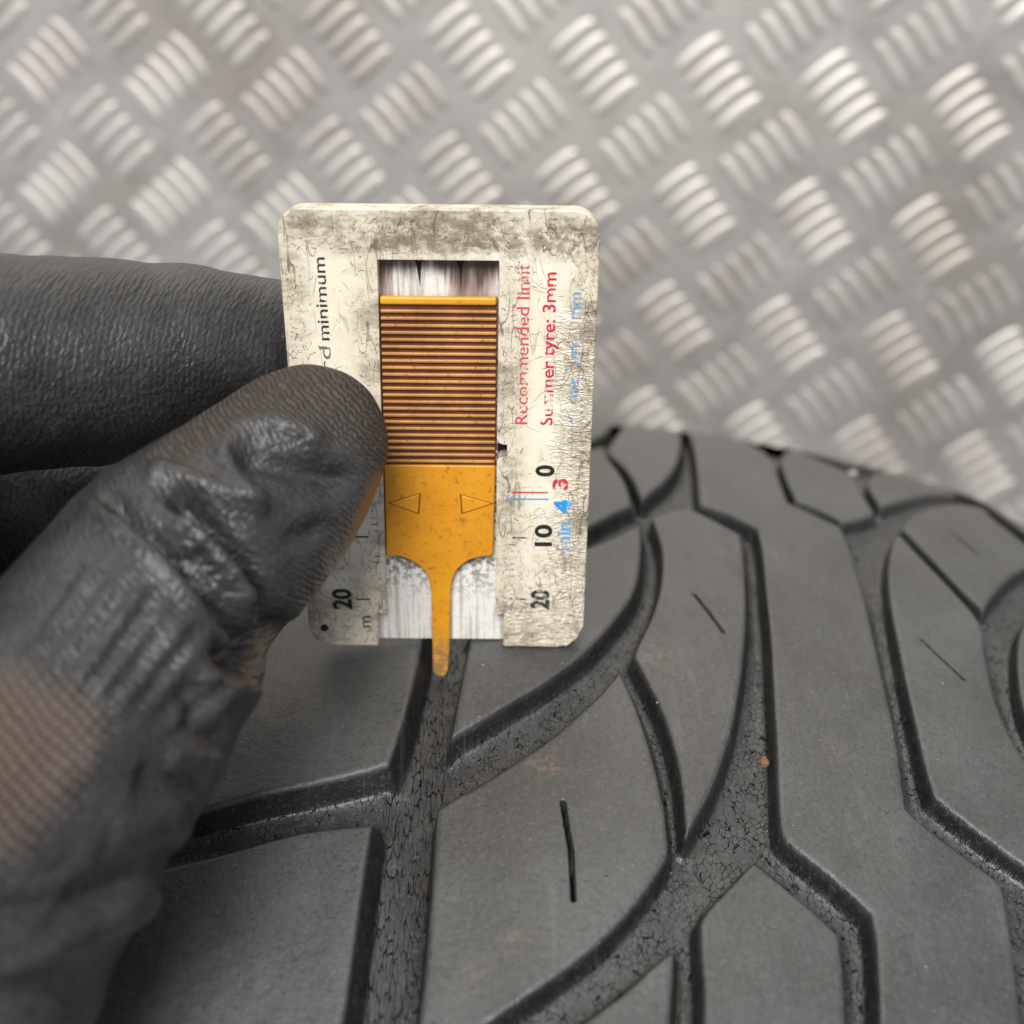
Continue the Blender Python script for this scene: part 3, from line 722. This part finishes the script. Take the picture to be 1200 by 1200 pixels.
# ================================================================== GLOVED HAND
def chain_sdf(P, ch, k=5.0):
    """smooth union of round cones; ch rows: centre xyz + radius (camera frame, mm)"""
    d = None
    for a, b in zip(ch[:-1], ch[1:]):
        ba = b[:3] - a[:3]; L = ba @ ba + 1e-9
        t = np.clip(((P - a[:3]) @ ba) / L, 0, 1)
        q = np.sqrt(((P - a[:3] - t[..., None] * ba) ** 2).sum(-1)) - (a[3] + (b[3] - a[3]) * t)
        if d is None: d = q
        else:
            hh = np.clip(.5 + .5 * (d - q) / k, 0, 1); d = q * hh + d * (1 - hh) - k * hh * (1 - hh)
    return d
def cch(rows): return np.array([[(x - 600) / FPX * d, (y - 600) / FPX * d, d, r * d / FPX] for x, y, d, r in rows])
THUMB = cch([(366,514,136,86),(342,547,134.5,90),(296,594,132.5,106),(240,642,128,121),(195,684,125,124),(155,745,120,138),(118,812,117,150),(70,880,113,160),(5,960,109,180),(-85,1060,104,220),(-170,1200,100,250)])
INDEX = cch([(470,398,163,54),(415,402,161,62),(330,408,156,68),(250,414,151,86),(190,420,147,98),(100,425,142,110),(0,427,136,114),(-150,450,128,128),(-320,570,118,170)])
MIDDLE = cch([(170,585,178,46),(110,590,176,64),(40,592,172,80),(-60,588,162,92),(-180,600,150,110),(-330,680,124,180)])
RING = cch([(-20,700,176,62),(-90,690,166,76),(-200,710,150,100),(-340,780,124,190)])
PALM = cch([(-320,600,120,190),(-340,800,112,260),(-300,1000,106,280),(-220,1250,102,290)])
Q3 = np.array([1.0, 1.0, 1.18])                # fingers a little flatter along the line of sight
def hand_sdf(P):
    ds = [chain_sdf(P, THUMB), chain_sdf(P, INDEX), chain_sdf(P, MIDDLE), chain_sdf(P, RING), chain_sdf(P, PALM, 12)]
    d = ds[0]
    for q in ds[1:]:
        k = 1.6
        hh = np.clip(.5 + .5 * (d - q) / k, 0, 1); d = q * hh + d * (1 - hh) - k * hh * (1 - hh)
    return d
HS = 0.62
gx = np.arange(-118, -8, HS); gy = np.arange(-34, 72, HS); gz = np.arange(74, 190, HS)
G = np.empty((len(gx), len(gy), len(gz)), np.float32)
YY, ZZ = np.meshgrid(gy, gz, indexing='ij')
for i, x in enumerate(gx):
    G[i] = hand_sdf(np.stack([np.full_like(YY, x), YY, ZZ], -1))
# closed surface by surface nets
def surface_nets(G, org, h):
    s = G < 0
    c8 = [(a, b, c) for a in (0, 1) for b in (0, 1) for c in (0, 1)]
    n = tuple(x - 1 for x in G.shape)
    cnt = sum(s[a:a + n[0], b:b + n[1], c:c + n[2]].astype(np.int8) for a, b, c in c8)
    cells = np.argwhere((cnt > 0) & (cnt < 8))
    vid = np.full(n, -1, np.int32); vid[tuple(cells.T)] = np.arange(len(cells))
    acc = np.zeros((len(cells), 3)); w = np.zeros(len(cells))
    for i, p in enumerate(c8):
        for q in c8[i + 1:]:
            if sum(abs(p[k] - q[k]) for k in range(3)) != 1: continue
            ga = G[tuple((cells + p).T)]; gb = G[tuple((cells + q).T)]
            m = (ga < 0) != (gb < 0); t = np.where(m, ga / np.where(m, ga - gb, 1), 0)
            acc[m] += (np.array(p) + t[:, None] * (np.array(q) - np.array(p)))[m]; w[m] += 1
    V = np.array(org) + h * (cells + acc / w[:, None])
    quads = []
    for ax in range(3):
        o1, o2 = (ax + 1) % 3, (ax + 2) % 3
        sl0 = [slice(None)] * 3; sl1 = [slice(None)] * 3; sl0[ax] = slice(0, -1); sl1[ax] = slice(1, None)
        ed = np.argwhere(s[tuple(sl0)] != s[tuple(sl1)])
        ok = (ed[:, o1] > 0) & (ed[:, o2] > 0) & (ed[:, o1] < n[o1]) & (ed[:, o2] < n[o2]); ed = ed[ok]
        e1 = np.zeros(3, int); e1[o1] = 1; e2 = np.zeros(3, int); e2[o2] = 1
        q = np.stack([vid[tuple(ed.T)], vid[tuple((ed - e1).T)], vid[tuple((ed - e1 - e2).T)], vid[tuple((ed - e2).T)]], -1)
        neg = s[tuple(ed.T)]; q[neg] = q[neg][:, ::-1]
        quads.append(q[(q >= 0).all(1)])
    return V, np.vstack(quads)
HV, HQ = surface_nets(G, (gx[0], gy[0], gz[0]), HS)
def grad_n(P, e=.5):
    g = np.stack([hand_sdf(P + np.eye(3)[k] * e) - hand_sdf(P - np.eye(3)[k] * e) for k in range(3)], -1)
    return g / (np.linalg.norm(g, axis=1, keepdims=True) + 1e-9)
HN = grad_n(HV)
for _ in range(2): HV = HV - HN * hand_sdf(HV)[:, None] * .9
hp = HV[:, :2] / HV[:, 2:] * FPX + 600
own = np.argmin(np.stack([chain_sdf(HV, THUMB), chain_sdf(HV, INDEX), chain_sdf(HV, MIDDLE), chain_sdf(HV, RING), chain_sdf(HV, PALM, 12)]), 0)
thumb_v = (own == 0) | (own == 4)
facing = sm(-(HN * HV).sum(1) / np.linalg.norm(HV, axis=1), -.35, .15)
def pl_dist(pts):
    d = np.full(len(hp), 1e9); tt = np.zeros(len(hp)); n = len(pts) - 1
    for i, (a, b) in enumerate(zip(pts[:-1], pts[1:])):
        a, b = np.array(a, float), np.array(b, float); ab = b - a
        t = np.clip(((hp - a) @ ab) / (ab @ ab), 0, 1); q = np.hypot(*(hp - a - t[:, None] * ab).T)
        m = q < d; d[m] = q[m]; tt[m] = (i + t[m]) / n
    return d, tt
disp = np.zeros(len(hp))
def fold(pts, amp, w, taper=.25):
    """a ridge (amp > 0) or crease (amp < 0) in the cloth, mm high, w px wide"""
    d, t = pl_dist(pts)
    e = sm(np.minimum(t, 1 - t), -.02, taper) if taper else 1
    disp[:] += np.where(thumb_v, amp * np.exp(-(d / w) ** 2) * e * facing, 0)
fold([(258,516),(284,500),(326,494),(362,508),(388,530)], 1.1, 12, .2); fold([(284,556),(298,536),(336,548),(386,560),(428,566)], -1.9, 15, .2)
fold([(268,508),(262,536),(272,560),(294,582),(320,590)], 1.2, 11, .2)
fold([(168,572),(188,552),(222,562),(258,578),(296,590),(318,606)], 1.3, 11, .2)
fold([(192,574),(224,594),(254,620),(284,656),(306,698),(318,735)], -2.6, 11, .15)
fold([(192,606),(224,620),(254,648),(282,686),(304,728)], 1.7, 12, .2)
fold([(214,640),(240,662),(262,690),(282,722)], -.9, 7, .3)
fold([(112,580),(150,602),(180,628),(208,654),(244,698),(276,728),(306,762)], -2.7, 11, .12)
fold([(84,602),(116,596),(160,626),(200,668),(232,706),(262,744)], 1.4, 15)
fold([(340,600),(372,596),(404,604)], .6, 12, .3); fold([(330,640),(352,628),(384,624)], -.7, 12, .3)
fold([(330,738),(306,760),(284,774),(262,770)], -3.2, 14, 0)
fold([(296,796),(284,812),(262,802),(236,776),(206,746),(180,722)], .9, 26, .1)
fold([(272,864),(250,866),(234,850),(226,824),(232,796)], -1.3, 15, .15)
fold([(262,884),(244,892),(222,892),(196,884)], .8, 18, .1)
fold([(245,914),(222,918),(196,920),(160,908)], -1.2, 16, .1)
fold([(222,958),(196,970),(168,978),(130,976)], .6, 26, .1); fold([(215,1006),(190,1012),(155,1034),(105,1056),(40,1070),(-60,1068)], -1.3, 22, .1)
fold([(200,1050),(165,1060),(128,1082),(75,1106),(10,1122),(-80,1124)], 1.0, 28, .1); fold([(185,1100),(150,1118),(92,1148),(20,1166),(-80,1172)], -1.2, 26, .1)
for k in range(16):
    x0 = 10 + k * 14 + RNG.uniform(-4, 4); a = RNG.uniform(.22, .48) * (1 if k % 2 else -1)
    fold([(x0 + 95, 640 + k * 7.5), (x0 + 62, 690 + k * 7), (x0 + 30, 735 + k * 7), (x0 - 6, 785 + k * 6)], a, 6.5)
for k in range(14):                              # short puckers beside the joint
    t_ = k / 13; cx_, cy_ = 190 + 110 * t_, 590 + 130 * t_; L_ = RNG.uniform(12, 26)
    fold([(cx_ - L_ * .7, cy_ + L_ * .5), (cx_ + L_ * .6, cy_ - L_ * .7)], RNG.uniform(.08, .2) * (1 if k % 2 else -1), 6, .3)
for k in range(10):
    y0 = 880 + k * 26; fold([(130 - k * 6, y0 - 20), (95 - k * 6, y0 + 12), (60 - k * 8, y0 + 26)], RNG.uniform(-.5, .5), 9)
for fx, fy, ph, a in [(.035, .02, 0, .25), (-.022, .05, 1, .22), (.07, -.05, 2, .12), (.11, .09, 3, .07), (.05, .13, .5, .06)]:
    disp += a * np.sin(hp[:, 0] * fx + hp[:, 1] * fy + HV[:, 2] * .3 + ph) * np.where(own == 0, .35, np.where(own == 1, .3, .5))
HV2 = HV + HN * disp[:, None]
# flatten the finger pads where they press on the gauge
loc = (HV2 - C0) @ CR.T
on_g = (np.abs(loc[:, 0]) < 21.5) & (loc[:, 2] < 64) & (loc[:, 2] > -2)
loc[:, 1] = np.where(on_g & (own == 0) & (loc[:, 1] > -.02), -.02, loc[:, 1])
loc[:, 1] = np.where(on_g & (own == 1) & (loc[:, 1] < TH + .02), TH + .02, loc[:, 1])
# stains: bare knit on the ball of the thumb, brown dirt on the finger tip
def poly_px(P): 
    return sdf_at(hp[:, 0], hp[:, 1], np.array(P, float))
bare = sm(-poly_px([(-200, 790), (0, 785), (55, 795), (95, 805), (125, 835), (112, 885), (75, 945), (30, 995), (-10, 1020), (-200, 1100)]), -40, 44) * thumb_v * (facing > .75)
dirt = sm(-poly_px([(180, 535), (255, 445), (330, 400), (420, 420), (480, 500), (470, 575), (440, 548), (392, 515), (360, 500), (310, 488), (250, 520), (215, 545)]), -12, 14) * (own == 0) * (facing > .75)
ax_t = np.array([-.72, .69]); ax_p = np.array([.69, .72])
mmx = HV[:, :1] * 1.0
q2 = np.where((own == 0)[:, None] | (own == 4)[:, None], np.stack([HV[:, 0] * ax_t[0] + HV[:, 1] * ax_t[1], HV[:, 0] * ax_p[0] + HV[:, 1] * ax_p[1] + HV[:, 2] * .25], -1),
              np.stack([HV[:, 0] + .1 * HV[:, 1], HV[:, 1] + .35 * HV[:, 2]], -1))
HB = (np.array([-60.0, -10.0, 20.0]))
me = big_mesh('gloved_hand', (loc - HB) * .001, HQ, M_GLOVE, q2 * 1.0, {'bare': bare, 'dirt': dirt})
hand = bpy.data.objects.new('gloved_hand', me); COL.objects.link(hand); place(hand, HB)
tag(hand, 'hand in a black coated work glove pinching the gauge between thumb and finger', 'gloved hand')
# the arm the hand belongs to: knitted cuff and jacket sleeve, unseen, added to shade the left tread
def limb(name, pts, rad, mat, wob):
    V_, F_ = [], []; n = 28; P = np.array(pts, float)
    for i, p in enumerate(P):
        t = P[min(i + 1, len(P) - 1)] - P[max(i - 1, 0)]; t /= np.linalg.norm(t)
        a = np.cross(t, [.3, .2, 1.]); a /= np.linalg.norm(a); b = np.cross(t, a)
        for k in range(n):
            q = 2 * math.pi * k / n; rr = rad[i] * (1 + wob * math.sin(3 * q + i * 1.7) + wob * .6 * math.sin(i * 2.3))
            V_.append(p + rr * (a * math.cos(q) + b * math.sin(q)))
    for i in range(len(P) - 1):
        for k in range(n): F_.append((i * n + k, i * n + (k + 1) % n, (i + 1) * n + (k + 1) % n, (i + 1) * n + k))
    F_ += [tuple(range(n - 1, -1, -1)), tuple(range((len(P) - 1) * n, len(P) * n))]
    o = add(name, np.array(V_), F_, mat, HB, hand, True); o.parent = hand; return o
w0 = at(-300, 1000, 106); ad = np.array([-.80, -.52, .18]); ad /= np.linalg.norm(ad)
M_UNSEEN_SLEEVE = mat_simple('unseen_dark_sleeve_cloth', (0.03, 0.032, 0.04), .9, bump=.5)
limb('unseen_cuff', [w0 + ad * x for x in (18, 30, 42, 54, 66)], [33, 31, 32, 31, 33], M_GLOVE, .01)
limb('unseen_sleeve', [w0 + ad * x for x in (58, 62, 85, 110, 140, 170, 205, 240, 275, 310)], [36, 44, 47, 46, 50, 49, 53, 54, 57, 58], M_UNSEEN_SLEEVE, .03)
def thread(name, pts, r, label):
    P = np.array(pts, float); V_, F_ = [], []
    for i, p in enumerate(P):
        t = P[min(i + 1, len(P) - 1)] - P[max(i - 1, 0)]; t /= np.linalg.norm(t)
        a = np.cross(t, [0, 1, .2]); a /= np.linalg.norm(a); b = np.cross(t, a)
        V_ += [p + r * (a * math.cos(q) + b * math.sin(q)) for q in (0, 2.094, 4.189)]
    for i in range(len(P) - 1):
        for k in range(3): F_.append((i * 3 + k, i * 3 + (k + 1) % 3, i * 3 + 3 + (k + 1) % 3, i * 3 + 3 + k))
    o = add(name, V_, F_, M_THREAD, P[0]); tag(o, label, 'thread'); return o
thread('loose_thread', [at(319, 742, 137), at(335, 719, 139), at(352, 696, 141), at(365, 675, 142.5), at(378, 660, 143.5)], .07, 'fine pale thread hanging from the glove thumb below its edge')
